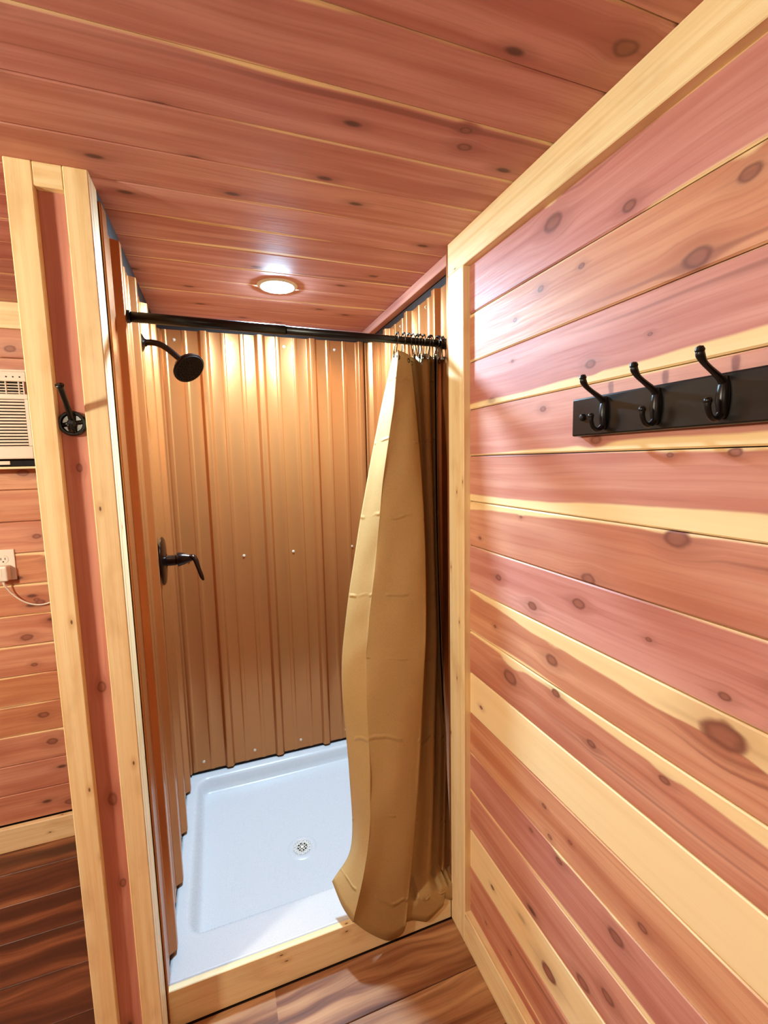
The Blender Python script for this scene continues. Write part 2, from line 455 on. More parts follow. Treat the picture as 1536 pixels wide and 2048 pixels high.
# ---- right wall: cedar boards inside a pine frame
wall_r = struct(box('wall_right', (XC+0.017, Y0, 0), (XC+0.12, YT-0.005, H+0.02), SUBST, None, 0))
tag(wall_r, 'cedar plank wall to the right of the shower', 'wall')
UO = -0.150   # boards start just under the corner trim
def kr(px, py, row_, r):
    p = at_x(px, py, XC); return (UO-p.y, p.z-(Z0+B*row_), r)
RW = {  # row: tone, knotty, top sap (at corner, at 0.8 m, wave), bottom sap, knots
  15: (0.2, .2, (0,0,0), (0,0,0), []),
  14: (0.12, .2, (0,0,0), (0,0,0), [kr(1105,447,14,.020), kr(1258,412,14,.011)]),
  13: (0.75, .3, (.006,0,.004), (.004,.001,.001), [kr(1395,515,13,.017), kr(1082,577,13,.008), kr(1163,532,13,.006), kr(1500,345,13,.012), kr(1030,640,13,.006)]),
  12: (0.15, .3, (0,0,0), (.014,.024,.004), [kr(1180,728,12,.010), kr(1300,668,12,.004), kr(1025,722,12,.004)]),
  11: (0.3, .2, (0,0,0), (.005,.020,.005), [kr(1086,818,11,.007), kr(1192,880,11,.011)]),
  10: (0.4, .2, (0,0,0), (.020,.036,.008), [kr(1470,905,10,.008), kr(1340,910,10,.005)]),
   9: (0.55, .2, (.022,.0,.008), (0,0,0), [kr(1355,1078,9,.017), kr(1177,1158,9,.014), kr(960,1076,9,.005), kr(1042,1034,9,.004)]),
   8: (0.18, .2, (0,0,0), (0,0,0), [kr(997,1155,8,.010), kr(1065,1212,8,.012), kr(1157,1208,8,.012), kr(1297,1279,8,.005), kr(1449,1393,8,.008)]),
   7: (0.7, .2, (.004,.060,.014), (.006,.0,.004), [kr(1103,1320,7,.014), kr(1445,1470,7,.024), kr(990,1253,7,.005)]),
   6: (0.6, .2, (.006,.030,.010), (0,0,0), [kr(1020,1355,6,.020), kr(1111,1386,6,.010), kr(1182,1487,6,.009), kr(1328,1560,6,.008)]),
   5: (0.5, .12, (.10,.13,.015), (.05,.06,.01), [kr(962,1415,5,.006)]),
   4: (0.8, .3, (0,0,0), (.004,0,.003), [kr(1088,1612,4,.006), kr(1100,1674,4,.006), kr(1285,1856,4,.008), kr(1140,1685,4,.005)]),
   3: (0.3, .3, (.004,0,.003), (.012,.014,.004), [kr(1118,1722,3,.008), kr(1232,1876,3,.014), kr(1062,1660,3,.005)]),
   2: (0.45, .3, (0,0,0), (0,0,0), [kr(1165,1965,2,.014), kr(1215,1995,2,.012)]),
   1: (0.5, .2, (.13,.13,.0), (.05,.05,.01), [kr(1097,1945,1,.018), kr(985,1775,1,.006)]),
   0: (0.6, .4, (0,0,0), (.0,.02,.01), [kr(972,1846,0,.005), kr(1020,1905,0,.006)]),
  -1: (0.5, .3, (0,0,0), (0,0,0), [])}
LR = round(UO-Y0, 3)
for r in range(-1, 16):
    t, kn, st, sb, kk = RW[r]; kn *= 0.22; kk = [(a_, b_, c_*0.82) for a_, b_, c_ in kk]
    z = Z0+B*r
    board('wall_board', wall_r, LR, B, (XC, UO, z), (0,-1,0), (0,0,1), CEDAR, t, 2.2+r*2.91, kn, st, sb, kk)

def trim(n, a, b, label, axis=None):
    o = struct(pine('trim_%d' % n, a, b, None, axis)); return tag(o, label, 'trim')
XB = XC+0.004
trim(1, (XT, YT, H-TW), (XB, Y0, H), 'pale pine trim board along the top of the right cedar wall')
trim(2, (XT, YT, 0), (XB, YT-TW, H-TW), 'upright pale pine trim post at the right of the shower opening')
trim(3, (XT, YT-TW, 0), (XB, Y0, 0.108), 'pale pine baseboard along the foot of the right cedar wall')

# ---- partition at the left of the shower
part = struct(box('wall_partition', (-0.150, -0.148, 0), (-0.030, 0.90, H), SUBST, None, 0))
tag(part, 'narrow partition wall end with a cedar strip between two pine boards', 'wall')
pine('face_board', (-0.158, PF, 0), (-0.1115, -0.148, H), part, 2)
pine('face_board', (-0.0600, PF, 0), (-0.0155, -0.148, H), part, 2)
pine('head_block', (-0.1113, PF+0.0006, H-0.0455), (-0.0602, -0.148, H), part, 0)
pine('jamb_board', (-0.032, -0.1478, 0), (-0.0157, -0.096, H), part, 2)
ins = board('cedar_strip', part, H, B, (-0.022, -0.1505, 0), (0,0,1), (-1,0,0), CEDAR, 0.3, 8.8, .25, (0,0,0), (0,0,0),
      [(1.02, .060, .008), (.52, .055, .007), (.74, .060, .010), (1.52, .062, .006)], T=0.004)
zz = 0.0; i = 0
while zz < H:
    board('wall_board', part, round(YB+0.145, 3), B, (-0.158+0.006, YB, zz), (0,-1,0), (0,0,1), CEDAR, random.uniform(.2,.7), None, .4, T=0.006)
    zz += B; i += 1

# ---- back wall of the room, left of the partition
wall_b = struct(box('wall_back', (X0, YB+0.017, 0), (-0.15, YB+0.12, H+0.02), SUBST, None, 0))
tag(wall_b, 'cedar plank back wall seen past the left of the partition', 'wall')
LB = round(-0.152-X0, 3)
def kb(px, py, z, r):
    p = at_y(px, py, YB); return (p.x-X0, p.z-z, r)
FW_S = {4: ((.006,.006,.003), (0,0,0)), 6: ((.010,.010,.002), (0,0,0)), 7: ((.014,.014,.002), (.0,.0,0)), 8: ((.014,.014,.003), (0,0,0)), 5: ((.012,.012,.003), (0,0,0)), 3: ((.004,.004,.004), (0,0,0)), 2: ((.008,.008,.004), (0,0,0))}
for r in range(0, 17):
    z = 0.105+0.1215*r
    st, sb = FW_S.get(r, ((.003,.003,.003), (0,0,0)))
    kk = [kb(random.uniform(-20, 110), at, z, rr) for at, rr in ()]
    kk = [(2.16+random.uniform(-.05, .3), random.uniform(.03, .09), random.uniform(.006, .013)) for _ in range(3)]
    board('wall_board', wall_b, LB, 0.1215, (X0, YB, z), (1,0,0), (0,0,1), CEDAR, random.uniform(.55, .9), None, .5, st, sb, kk)
trim(4, (X0, YB+0.004, H-0.092), (-0.150, YB-0.016, H), 'pale pine trim board at the top of the back wall behind the partition')
trim(5, (X0, YB+0.004, 0), (-0.150, YB-0.018, 0.098), 'pale pine baseboard at the foot of the back wall behind the partition')

# ---- rest of the room, behind and left of the camera
wl = struct(box('wall_left', (X0-0.1, Y0, 0), (X0, 0.9, H+0.02), DIMWALL, None, 0)); tag(wl, 'cedar wall at the far left side of the room', 'wall')
wf = struct(box('wall_front', (X0-0.1, Y0-0.1, 0), (XC+0.12, Y0, H+0.02), DIMWALL, None, 0)); tag(wf, 'cedar wall behind the viewer', 'wall')

# ---- shower walls of ribbed metal
RIB = 0.2286; RH = 0.0185
def panel_mesh(length, zlo, zhi, ribs):
    """profile along s in 0..length, depth d towards the shower; ribs = centres of the tall ribs"""
    ev = []
    for c in ribs:
        ev += [(c-0.0215, 0), (c-0.0115, RH), (c+0.0115, RH), (c+0.0215, 0)]
        for k in (RIB/3, 2*RIB/3):
            ev += [(c+k-0.010, 0), (c+k-0.0065, 0.0026), (c+k+0.0065, 0.0026), (c+k+0.010, 0)]
    c = ribs[0]-RIB
    for k in (RIB/3, 2*RIB/3): ev += [(c+k-0.010, 0), (c+k-0.0065, 0.0026), (c+k+0.0065, 0.0026), (c+k+0.010, 0)]
    ev = sorted(e for e in ev if 0.004 < e[0] < length-0.004)
    ev = [(0.0, ev[0][1] if ev[0][1] else 0)] + ev + [(length, 0)]
    # rounded bends: split each corner in two
    pr = [ev[0]]
    for i in range(1, len(ev)-1):
        p, q, r = Vector(ev[i-1]+(0,)), Vector(ev[i]+(0,)), Vector(ev[i+1]+(0,))
        rr = min(0.0022, (q-p).length*0.4, (r-q).length*0.4)
        a = q+(p-q).normalized()*rr; b_ = q+(r-q).normalized()*rr
        mid = (a+b_)*0.25+q*0.5
        pr += [(a.x, a.y), (mid.x, mid.y), (b_.x, b_.y)]
    pr.append(ev[-1])
    verts = []; nz = 2
    for z in (zlo, zhi):
        verts += [(s_, d_, z) for s_, d_ in pr]
    n = len(pr); faces = [(i, i+1, n+i+1, n+i) for i in range(n-1)]
    return verts, faces

def metal_panel(root, length, zlo, zhi, ribs, fn):
    v, f = panel_mesh(length, zlo, zhi, ribs)
    me = mesh_from('metal_panel', [fn(*p) for p in v], f)
    o = link('metal_panel', me, METAL, root, smooth=True)
    sm = o.modifiers.new('thick', 'SOLIDIFY'); sm.thickness = 0.0012; sm.offset = 0
    es = o.modifiers.new('edges', 'EDGE_SPLIT'); es.split_angle = math.radians(50)
    return o

def screws(panel, pts, nrm):
    me = None
    for p in pts:
        p = Vector(p); n = Vector(nrm)
        bm = bmesh.new()
        M = Matrix.Translation(p) @ n.to_track_quat('Z', 'Y').to_matrix().to_4x4()
        bmesh.ops.create_cone(bm, cap_ends=True, segments=10, radius1=0.0068, radius2=0.0058, depth=0.0016, matrix=M @ Matrix.Translation((0,0,0.0008)))
        bmesh.ops.create_cone(bm, cap_ends=True, segments=6, radius1=0.0042, radius2=0.0038, depth=0.004, matrix=M @ Matrix.Translation((0,0,0.0034)))
        link('screw', bm_mesh('screw', bm), SCREW, panel)

ws_l = struct(box('wall_shower_left', (-0.029, -0.0955, 0), (XL-0.002, 0.90, H), SUBST, part and None, 0))
tag(ws_l, 'ribbed copper metal wall at the left inside the shower', 'wall')
ribs_l = [0.016-YT, 0.245-YT, 0.472-YT, 0.70-YT]
pl = metal_panel(ws_l, YS-YT-0.004, 0.128, 2.062, ribs_l, lambda s, d, z: (XL+d, YT+s, z))
box('edge_trim', (-0.0155, YT-0.001, 0.02), (-0.0095, YT+0.050, 2.10), METAL, ws_l, 0.002, 2)
screws(pl, [(XL+0.001, yy+0.085, 1.108) for yy in (0.016, .245, .472)] + [(XL+0.001, yy+0.085, .175) for yy in (.016, .245, .472)] + [(XL+0.001, yy+0.085, 2.03) for yy in (.016, .245, .472)], (1,0,0))

ws_b = struct(box('wall_shower_back', (-0.029, YS+0.004, 0), (0.93, YS+0.09, H), SUBST, None, 0))
tag(ws_b, 'ribbed copper metal wall at the back of the shower', 'wall')
ribs_b = [0.171, 0.3996, 0.628, 0.857]
pb = metal_panel(ws_b, XR-XL-0.004, 0.125, 2.075, [c-XL for c in ribs_b], lambda s, d, z: (XL+s, YS-d, z))
screws(pb, [(x, YS-0.001, 1.108) for x in (.057, .284, .5055, .790)] + [(x, YS-0.001, .168) for x in (.057, .283, .5007, .73)] + [(x, YS-0.001, 2.035) for x in (.057, .283, .505, .735)], (0,-1,0))
box('corner_trim', (XL, YS-0.020, 0.126), (XL+0.020, YS+0.002, 2.075), METAL, ws_b, 0.004, 2)
box('corner_trim', (XR-0.018, YS-0.018, 0.126), (XR, YS+0.002, 2.075), METAL, ws_b, 0.004, 2)

ws_r = struct(box('wall_shower_right', (XR+0.002, YT-0.004, 0), (XR+0.085, 0.90, H), SUBST, None, 0))
tag(ws_r, 'ribbed copper metal wall at the right inside the shower', 'wall')
ribs_r = [0.07-YT, 0.2986-YT, 0.527-YT, 0.7556-YT]
prr = metal_panel(ws_r, YS-YT-0.004, 0.128, 2.060, ribs_r, lambda s, d, z: (XR-d, YT+s, z))
screws(prr, [(XR-0.001, yy+0.085, zz_) for yy in (.07, .2986, .527) for zz_ in (1.108, 2.035)], (-1,0,0))
box('edge_trim', (XC-0.012, YT, 0.0), (XR+0.01, YT+0.028, H), METAL, ws_r, 0.002, 2)
def cedar_strip(n, a, b, axis, label):
    o = struct(box('trim_%d' % n, a, b, CEDAR, None, 0.002, axis)); o['seed'] = random.uniform(0, 9); o['tone'] = .35; o['knotty'] = .1
    o['sap_top'] = [-10.,-10.,0.]; o['sap_bot'] = [-10.,-10.,0.]
    for i in range(NK): o['knot%d' % i] = [-9., -9., 0.]
    return tag(o, label, 'trim')
cedar_strip(6, (XR-0.030, YT, H-0.034), (XR+0.001, YS-0.02, H), 1, 'thin cedar moulding under the ceiling along the right shower wall')
cedar_strip(7, (XL, YS-0.022, H-0.028), (XR, YS+0.003, H), 0, 'thin cedar moulding under the ceiling along the back shower wall')
o = trim(8, (-0.0152, YT, 0.0), (XT-0.0005, YT+0.018, 0.1152), 'pale pine kick board across the front of the shower pan', 0)

# ================================================================== SHOWER PAN
pan = empty('shower_pan', (0.43, 0.35, 0), 'white acrylic shower pan with a round drain on the shower floor', 'shower pan')
PX0, PX1, PY0, PY1 = XL+0.001, XR-0.001, YT+0.0185, YS-0.003
DR = Vector((0.4165, 0.312))
RZ = 0.1145
def pan_h(x, y):
    ins_ = [x-0.030, 0.862-x, y-0.045, 0.768-y]
    r = 0.05
    dx = max(r-ins_[0], r-ins_[1], 0); dy = max(r-ins_[2], r-ins_[3], 0)
    if dx > 0 and dy > 0: d = r-math.hypot(dx, dy)
    else: d = min(ins_)
    fl = 0.046+0.02*math.hypot(x-DR.x, y-DR.y)
    fl = min(fl, 0.062)
    t = min(1, max(0, (d+0.004)/0.034)); t = t*t*(3-2*t)
    return RZ+(fl-RZ)*t
N = 110
def grid(a, b): return [a+(b-a)*i/N for i in range(N+1)]
gx, gy = grid(PX0, PX1), grid(PY0, PY1)
verts = [(x, y, pan_h(x, y)) for y in gy for x in gx]
faces = [(j*(N+1)+i, j*(N+1)+i+1, (j+1)*(N+1)+i+1, (j+1)*(N+1)+i) for j in range(N) for i in range(N)]
border = [i for i in range(N+1)] + [j*(N+1)+N for j in range(1, N+1)] + [N*(N+1)+i for i in range(N-1, -1, -1)] + [j*(N+1) for j in range(N-1, 0, -1)]
nb = len(verts)
for b_ in border: verts.append((verts[b_][0], verts[b_][1], 0.001))
L_ = len(border)
faces += [(border[k], nb+k, nb+(k+1) % L_, border[(k+1) % L_]) for k in range(L_)]
o = link('basin', mesh_from('basin', verts, faces), ACRYL, pan, smooth=True)
zf = pan_h(DR.x, DR.y)
dr = lathe('drain', [(0.020, 0.0022), (0.0345, 0.0022), (0.038, 0.0042), (0.050, 0.0036), (0.056, 0.0010), (0.0575, -0.002)], (DR.x, DR.y, zf), (0,0,1), ACRYL, pan, 40)
lathe('drain_well', [(0.0, 0.0012), (0.0345, 0.0012), (0.0346, 0.0030)], (DR.x, DR.y, zf), (0,0,1), DARK, dr, 32)
bm = bmesh.new()
R_ = 0.0345
for a in (math.radians(28), math.radians(118)):
    for k in range(-3, 4):
        off = k*0.0100
        half = math.sqrt(max(R_*R_-off*off, 0))
        if half < 0.004: continue
        M = Matrix.Translation((DR.x, DR.y, zf+0.0030)) @ Matrix.Rotation(a, 4, 'Z') @ Matrix.Translation((0, off, 0)) @ Matrix.Diagonal((2*half, 0.0028, 0.0014, 1))
        bmesh.ops.create_cube(bm, size=1, matrix=M)
bmesh.ops.create_cone(bm, cap_ends=True, segments=14, radius1=0.0065, radius2=0.006, depth=0.003, matrix=Matrix.Translation((DR.x, DR.y, zf+0.0032)))
link('drain_grate', bm_mesh('drain_grate', bm), WHITEP, dr)

# ================================================================== LIGHTS
def downlight(name, x, y, col, strength, label, group=None):
    e = empty(name, (x, y, H), label, 'ceiling light', group)
    lathe('trim_ring', [(0.0540, -0.0038), (0.0560, -0.0056), (0.0610, -0.0052), (0.0660, -0.0020), (0.068, 0.0)], (x, y, H), (0,0,1), WHITEP, e, 48)
    lathe('diffuser', [(0.0, -0.0110), (0.022, -0.0106), (0.040, -0.0092), (0.050, -0.0066), (0.0545, -0.0038)], (x, y, H), (0,0,1), emitter(name+'_glow', col, strength), e, 40)
    return e
downlight('recessed_light', 0.4245, 0.345, SHOWER_LIGHT[0], SHOWER_LIGHT[1], 'bright round recessed light in the shower ceiling')
for (x, y), c, s_ in ROOM_LIGHTS:  # room lamps out of view; globe and long neck chosen to brighten the ceiling
    e = empty('globe_light', (x, y, H), 'round warm globe light under the ceiling %s' % ('left of the partition' if x < -1 else 'behind the viewer'), 'ceiling light')
    lathe('canopy', [(0.0, -0.022), (0.045, -0.020), (0.058, -0.006), (0.060, 0.0)], (x, y, H), (0,0,1), WHITEP, e, 32)
    lathe('neck', [(0.022, -0.018), (0.022, -0.150)], (x, y, H), (0,0,1), BRONZE, e, 20)
    lathe('globe', [(0.07*math.sin(PI*k/16), -0.215+0.07*math.cos(PI*k/16)) for k in range(17)], (x, y, H), (0,0,1), emitter('globe_glow', c, s_), e, 24)

# ================================================================== SHOWER HEAD
FY = 0.377
sh = empty('showerhead', (XL, FY, 1.908), 'dark bronze shower head on a bent arm at the left shower wall', 'shower head')
lathe('flange', [(0.030, 0.0), (0.030, 0.003), (0.024, 0.008), (0.013, 0.013), (0.011, 0.018)], (XL+0.001, FY, 1.915), (1,0,0), BRONZE, sh, 32)
arm = [(XL+0.012, FY, 1.915), (0.022, FY, 1.9165), (0.046, FY, 1.911), (0.068, FY, 1.897), (0.092, FY, 1.876), (0.104, FY, 1.866)]
tube('arm', arm, 0.0098, BRONZE, sh, 16, 5)
hd = Vector((0.50, -0.56, -0.66)).normalized()
hp = Vector((0.108, FY, 1.862))
hb = lathe('head', [(0.0, -0.012), (0.012, -0.010), (0.0145, -0.002), (0.0125, 0.006), (0.016, 0.013), (0.036, 0.020), (0.049, 0.028), (0.0535, 0.037), (0.0525, 0.041), (0.049, 0.043)], hp, hd, BRONZE, sh, 40)
fc = lathe('spray_face', [(0.0495, 0.0425), (0.048, 0.0440), (0.0, 0.0450)], hp, hd, BLACK, sh, 40)
bm = bmesh.new(); n_, b_n = frame_along(hd)
for ring_r, cnt in ((0.011, 6), (0.021, 12), (0.031, 18), (0.041, 24)):
    for k in range(cnt):
        a = 2*PI*k/cnt+ring_r*30
        c = hp+hd*0.0448+(n_*math.cos(a)+b_n*math.sin(a))*ring_r
        M = Matrix.Translation(c) @ hd.to_track_quat('Z', 'Y').to_matrix().to_4x4()
        bmesh.ops.create_cone(bm, cap_ends=True, segments=6, radius1=0.0018, radius2=0.0011, depth=0.004, matrix=M)
nz_ = link('spray_nozzles', bm_mesh('spray_nozzles', bm), BRONZE, fc); nz_['kind'] = 'stuff'

# ================================================================== SHOWER VALVE
VY = 0.395; VZ = 1.195
va = empty('shower_valve', (XL, VY, VZ), 'dark bronze shower valve with lever handle on the left shower wall', 'shower valve')
lathe('escutcheon', [(0.083, 0.0), (0.083, 0.003), (0.078, 0.007), (0.040, 0.011), (0.024, 0.013), (0.022, 0.014)], (0.0, VY, VZ), (1,0,0), BRONZE, va, 48)
lathe('stem', [(0.0185, 0.010), (0.0185, 0.042), (0.0165, 0.044), (0.0165, 0.047)], (0, VY, VZ), (1,0,0), BRONZE, va, 32)
lv = lathe('handle_hub', [(0.0165, 0.0465), (0.0245, 0.047), (0.0250, 0.051), (0.020, 0.070), (0.014, 0.084), (0.012, 0.094), (0.0, 0.098)], (0, VY, VZ), (1,0,0.04), BRONZE, va, 32)
lever = [(0.080, VY, VZ+0.004), (0.095, VY-0.004, VZ+0.009), (0.105, VY-0.010, VZ-0.004), (0.113, VY-0.016, VZ-0.032), (0.122, VY-0.02, VZ-0.062), (0.127, VY-0.022, VZ-0.076)]
tube('lever', lever, [0.010, 0.0115, 0.011, 0.009, 0.0085, 0.004], BRONZE, lv, 14, 5, flat=0.7)

# ================================================================== CURTAIN ROD, RINGS, CURTAIN
RL = at_x(243, 632, XL+0.006); RR = Vector((XR-0.004, 0.0139, 1.8800))
rod = empty('curtain_rod', (RL.x, RL.y, RL.z), 'black tension rod across the top of the shower opening', 'curtain rod')
rdir = (RR-RL).normalized()
tube('rod_tube', [RL+rdir*0.006, RL.lerp(RR, 0.45)], 0.0130, BLACK, rod, 24)
tube('rod_sleeve', [RL.lerp(RR, 0.43), RR-rdir*0.006], 0.0112, BLACK, rod, 24)
lathe('end_cap', [(0.0, -0.001), (0.0165, -0.001), (0.0165, 0.012), (0.0145, 0.020), (0.012, 0.021)], RL, rdir, BLACK, rod, 24)
lathe('end_cap', [(0.0, -0.001), (0.0165, -0.001), (0.0165, 0.012), (0.0145, 0.020), (0.011, 0.021)], RR, -rdir, BLACK, rod, 24)

def rod_at(px):
    """point of the rod seen at image column px"""
    lo, hi = 0.0, 1.0
    for _ in range(40):
        t = (lo+hi)/2; P = RL.lerp(RR, t); d = P-CAM
        if 768+FPX*d.dot(RT)/d.dot(FW) < px: lo = t
        else: hi = t
    return RL.lerp(RR, lo)
ring_px = [793, 807, 819, 827, 834, 840, 846, 857, 862, 874, 879, 886]
ORD = ['leftmost of the twelve'] + ['%s from the left' % w for w in ('second', 'third', 'fourth', 'fifth', 'sixth', 'seventh', 'eighth', 'ninth', 'tenth', 'eleventh')] + ['rightmost next to the end cap']
for i, px in enumerate(ring_px):
    c = rod_at(px); tilt = [0.25, 0.02, -.3, -.35, .1, -.15, .2, .3, -.05, .15, -.2, -.3][i]
    Rm = Matrix.Rotation(tilt*0.5, 3, Vector((0,1,0)))
    loop = []
    for k in range(17):
        a = math.radians(-60+300*k/16)
        loop.append(Vector((0, math.cos(a)*0.0172, math.sin(a)*0.0172+0.0035)))
    tail_f = [Vector((0, -0.010, -0.030)), Vector((0.001, -0.006, -0.044)), Vector((0.002, -0.011, -0.052)), Vector((0.003, -0.017, -0.046))]
    pts = [c+Rm @ p for p in ([Vector((-0.002, 0.006, -0.050)), Vector((-0.001, 0.012, -0.030))] + loop + tail_f)]
    e = empty('curtain_ring', c, 'dark metal curtain ring on the black rod, %s' % ORD[i], 'curtain ring', 'curtain rings on the shower rod')
    tube('wire', pts, 0.0016, STEEL, e, 7)
    for k in (-1, 0, 1):
        a = math.radians(90+k*24); q = c+Rm @ Vector((0, math.cos(a)*0.0172, math.sin(a)*0.0172+0.0035))
        bm = bmesh.new(); bmesh.ops.create_uvsphere(bm, u_segments=10, v_segments=6, radius=0.0034, matrix=Matrix.Translation(q))
        link('roller_bead', bm_mesh('roller_bead', bm), BLACK, e, smooth=True)
    bm = bmesh.new(); bmesh.ops.create_uvsphere(bm, u_segments=10, v_segments=6, radius=0.0036, matrix=Matrix.Translation(pts[-1]))
    link('hook_ball', bm_mesh('hook_ball', bm), STEEL, e, smooth=True)

def cy(row_):   # how far the curtain swings out at an image row
    T_ = [(700, .004), (810, -.006), (945, -.020), (1250, -.055), (1370, -.068), (1550, -.090), (1690, -.104), (1890, -.132)]
    for (a, ya), (b_, yb) in zip(T_, T_[1:]):
        if row_ <= b_: return ya+(yb-ya)*max(0, (row_-a))/(b_-a)
    return -.132
ROWS = [810, 945, 1100, 1250, 1370, 1550, 1690]
CC = [  # columns of the cloth: top, px at ROWS, bottom, depth offset at the top, halfway and at the bottom
  ((788, 702), (764, 737, 711, 690, 684, 699, 703), (664, 1762), .030, .070, .080),
  ((793, 706), (773, 750, 728, 708, 703, 716, 715), (684, 1812), .008, .030, .034),
  ((796, 700), (786, 766, 751, 735, 730, 738, 735), (704, 1842), -.038, -.012, .000),
  ((798, 701), (789, 770, 756, 740, 735, 743, 739), (709, 1846), -.039, -.018, -.002),
  ((801, 702), (797, 790, 782, 772, 768, 770, 766), (738, 1866), -.030, -.030, .014),
  ((810, 706), (814, 816, 816, 813, 808, 802, 795), (778, 1881), -.016, -.040, .024),
  ((817, 709), (828, 837, 844, 845, 840, 831, 821), (804, 1868), -.004, -.036, .024),
  ((820, 712), (831, 842, 850, 851, 846, 837, 827), (812, 1848), .010, -.018, .022),
  ((818, 714), (827, 836, 842, 843, 838, 829, 819), (809, 1836), .052, .080, .030),
  ((829, 714), (838, 844, 850, 851, 847, 839, 831), (820, 1824), .066, .100, .040),
  ((843, 708), (849, 855, 861, 864, 861, 855, 849), (841, 1836), .030, .078, .028),
  ((853, 707), (858, 863, 868, 873, 871, 866, 861), (854, 1838), .032, .074, .024),
  ((860, 712), (862, 866, 871, 876, 874, 870, 866), (864, 1798), .070, .112, .046),
  ((870, 713), (873, 877, 881, 886, 885, 881, 877), (872, 1782), .074, .114, .050),
  ((879, 710), (882, 885, 889, 893, 892, 889, 887), (880, 1780), .034, .078, .034),
  ((885, 710), (886, 889, 893, 897, 897, 895, 893), (889, 1778), .048, .090, .042),
  ((889, 711), (892, 895, 899, 904, 905, 905, 904), (901, 1775), .044, .084, .046)]
cols = []
for top, mids, bot, d0, dm, d1 in CC:
    seq = [top]+[(p, r) for p, r in zip(mids, ROWS)]+[bot]
    P = []
    for j, (px, py) in enumerate(seq):
        t = (py-700)/1180
        t = min(1, max(0, t)); dd = d0+(dm-d0)*math.sin(PI/2*min(1, t/0.5)) if t < 0.5 else dm+(d1-dm)*((t-0.5)/0.5)**2
        P.append(at_y(px, py, cy(py)+dd))
    cols.append(spline(P, 9))
NV = len(cols[0]); SU = 6
rowsP = [spline([c[j] for c in cols], SU) for j in range(NV)]
NU = len(rowsP[0])
verts, uvs = [], []
for j in range(NV):
    for i in range(NU):
        p = rowsP[j][i].copy()
        s_ = i/(NU-1); t_ = j/(NV-1)
        p.y += 0.0022*math.sin(s_*37+t_*9)*math.sin(t_*17+s_*5)+0.0016*math.sin(t_*61+s_*23)*math.exp(-((s_-0.12)/.12)**2)
        p.x = min(p.x, XT-0.004) if p.y < YT+0.03 else min(p.x, XR-0.022)
        if p.z < 0.135 and p.y > YT-0.006: p.y = YT-0.006
        verts.append(p); uvs.append((s_*1.8, (1-t_)*1.8))
faces = [(j*NU+i, (j+1)*NU+i, (j+1)*NU+i+1, j*NU+i+1) for j in range(NV-1) for i in range(NU-1)]
cur = empty('shower_curtain', rowsP[-1][NU//2], 'tan cloth shower curtain pushed to the right of the shower opening', 'shower curtain')
o = link('curtain_cloth', mesh_from('curtain_cloth', verts, faces, uvs), CLOTH, cur, smooth=True)
sm = o.modifiers.new('thick', 'SOLIDIFY'); sm.thickness = 0.0012; sm.offset = 0
for i in range(12):
    ii = min(NU-1, int((i+0.4)/12*NU)); q = rowsP[1][ii]; a_, b_ = rowsP[1][max(0, ii-1)], rowsP[1][min(NU-1, ii+1)]
    tan = (b_-a_).normalized(); nn = tan.cross(Vector((0,0,1))).normalized()
    pts = [Vector((q.x, q.y, q.z-0.002))+(tan*math.cos(2*PI*k/12)+Vector((0,0,1))*math.sin(2*PI*k/12))*0.0062 for k in range(13)]
    tube('grommet', pts, 0.0014, STEEL, cur, 6)

# ================================================================== COAT RACK
rk = empty('coat_rack', (XC, -0.80, 1.56), 'black wall coat rack with curved double hooks on the cedar wall', 'coat rack')
RXF = XC-0.018; RY0 = -0.592; RY1 = -1.052
box('rack_board', (RXF, RY0, 1.5585), (XC, RY1, 1.6285), RACKP, rk, 0.003, 1, 2)
for hy in (-0.672, -0.774, -0.874, -0.976):
    hk = tube('hook', [(RXF-0.002, hy, 1.612), (RXF-0.012, hy, 1.621), (RXF-0.030, hy, 1.631), (RXF-0.043, hy, 1.639), (RXF-0.050, hy, 1.647), (RXF-0.0515, hy, 1.652)],
              [0.0058, 0.0048, 0.0040, 0.0042, 0.0056, 0.0052], BLACK, rk, 12, 4)
    lathe('ball_tip', [(0.0, -0.0062), (0.0042, -0.0046), (0.0062, 0.0), (0.0044, 0.0044), (0.0, 0.006)], (RXF-0.0518, hy, 1.654), (-0.2,0,1), BLACK, hk, 16)
    tube('back_plate', [(RXF-0.001, hy, 1.623), (RXF-0.003, hy, 1.608), (RXF-0.0035, hy, 1.590), (RXF-0.002, hy, 1.572), (RXF-0.001, hy, 1.567)], [0.004, 0.0075, 0.0085, 0.0065, 0.003], BLACK, hk, 12, 3)
    tube('lower_hook', [(RXF-0.003, hy, 1.585), (RXF-0.006, hy, 1.573), (RXF-0.016, hy, 1.566), (RXF-0.026, hy, 1.570), (RXF-0.031, hy, 1.581), (RXF-0.0315, hy, 1.588)],
         [0.0046, 0.0046, 0.0042, 0.0038, 0.0038, 0.0045], BLACK, hk, 12, 4)
    bm = bmesh.new(); bmesh.ops.create_uvsphere(bm, u_segments=12, v_segments=8, radius=0.0054, matrix=Matrix.Translation((RXF-0.0317, hy, 1.590)))
    link('ball_tip', bm_mesh('ball_tip', bm), BLACK, hk, smooth=True)
for sy in (RY0-0.028, RY1+0.028):
    lathe('screw_cap', [(0.0068, 0.0), (0.0065, 0.003), (0.0045, 0.0055), (0.0, 0.0066)], (RXF, sy, 1.5925), (-1,0,0), BLACK, rk, 16)

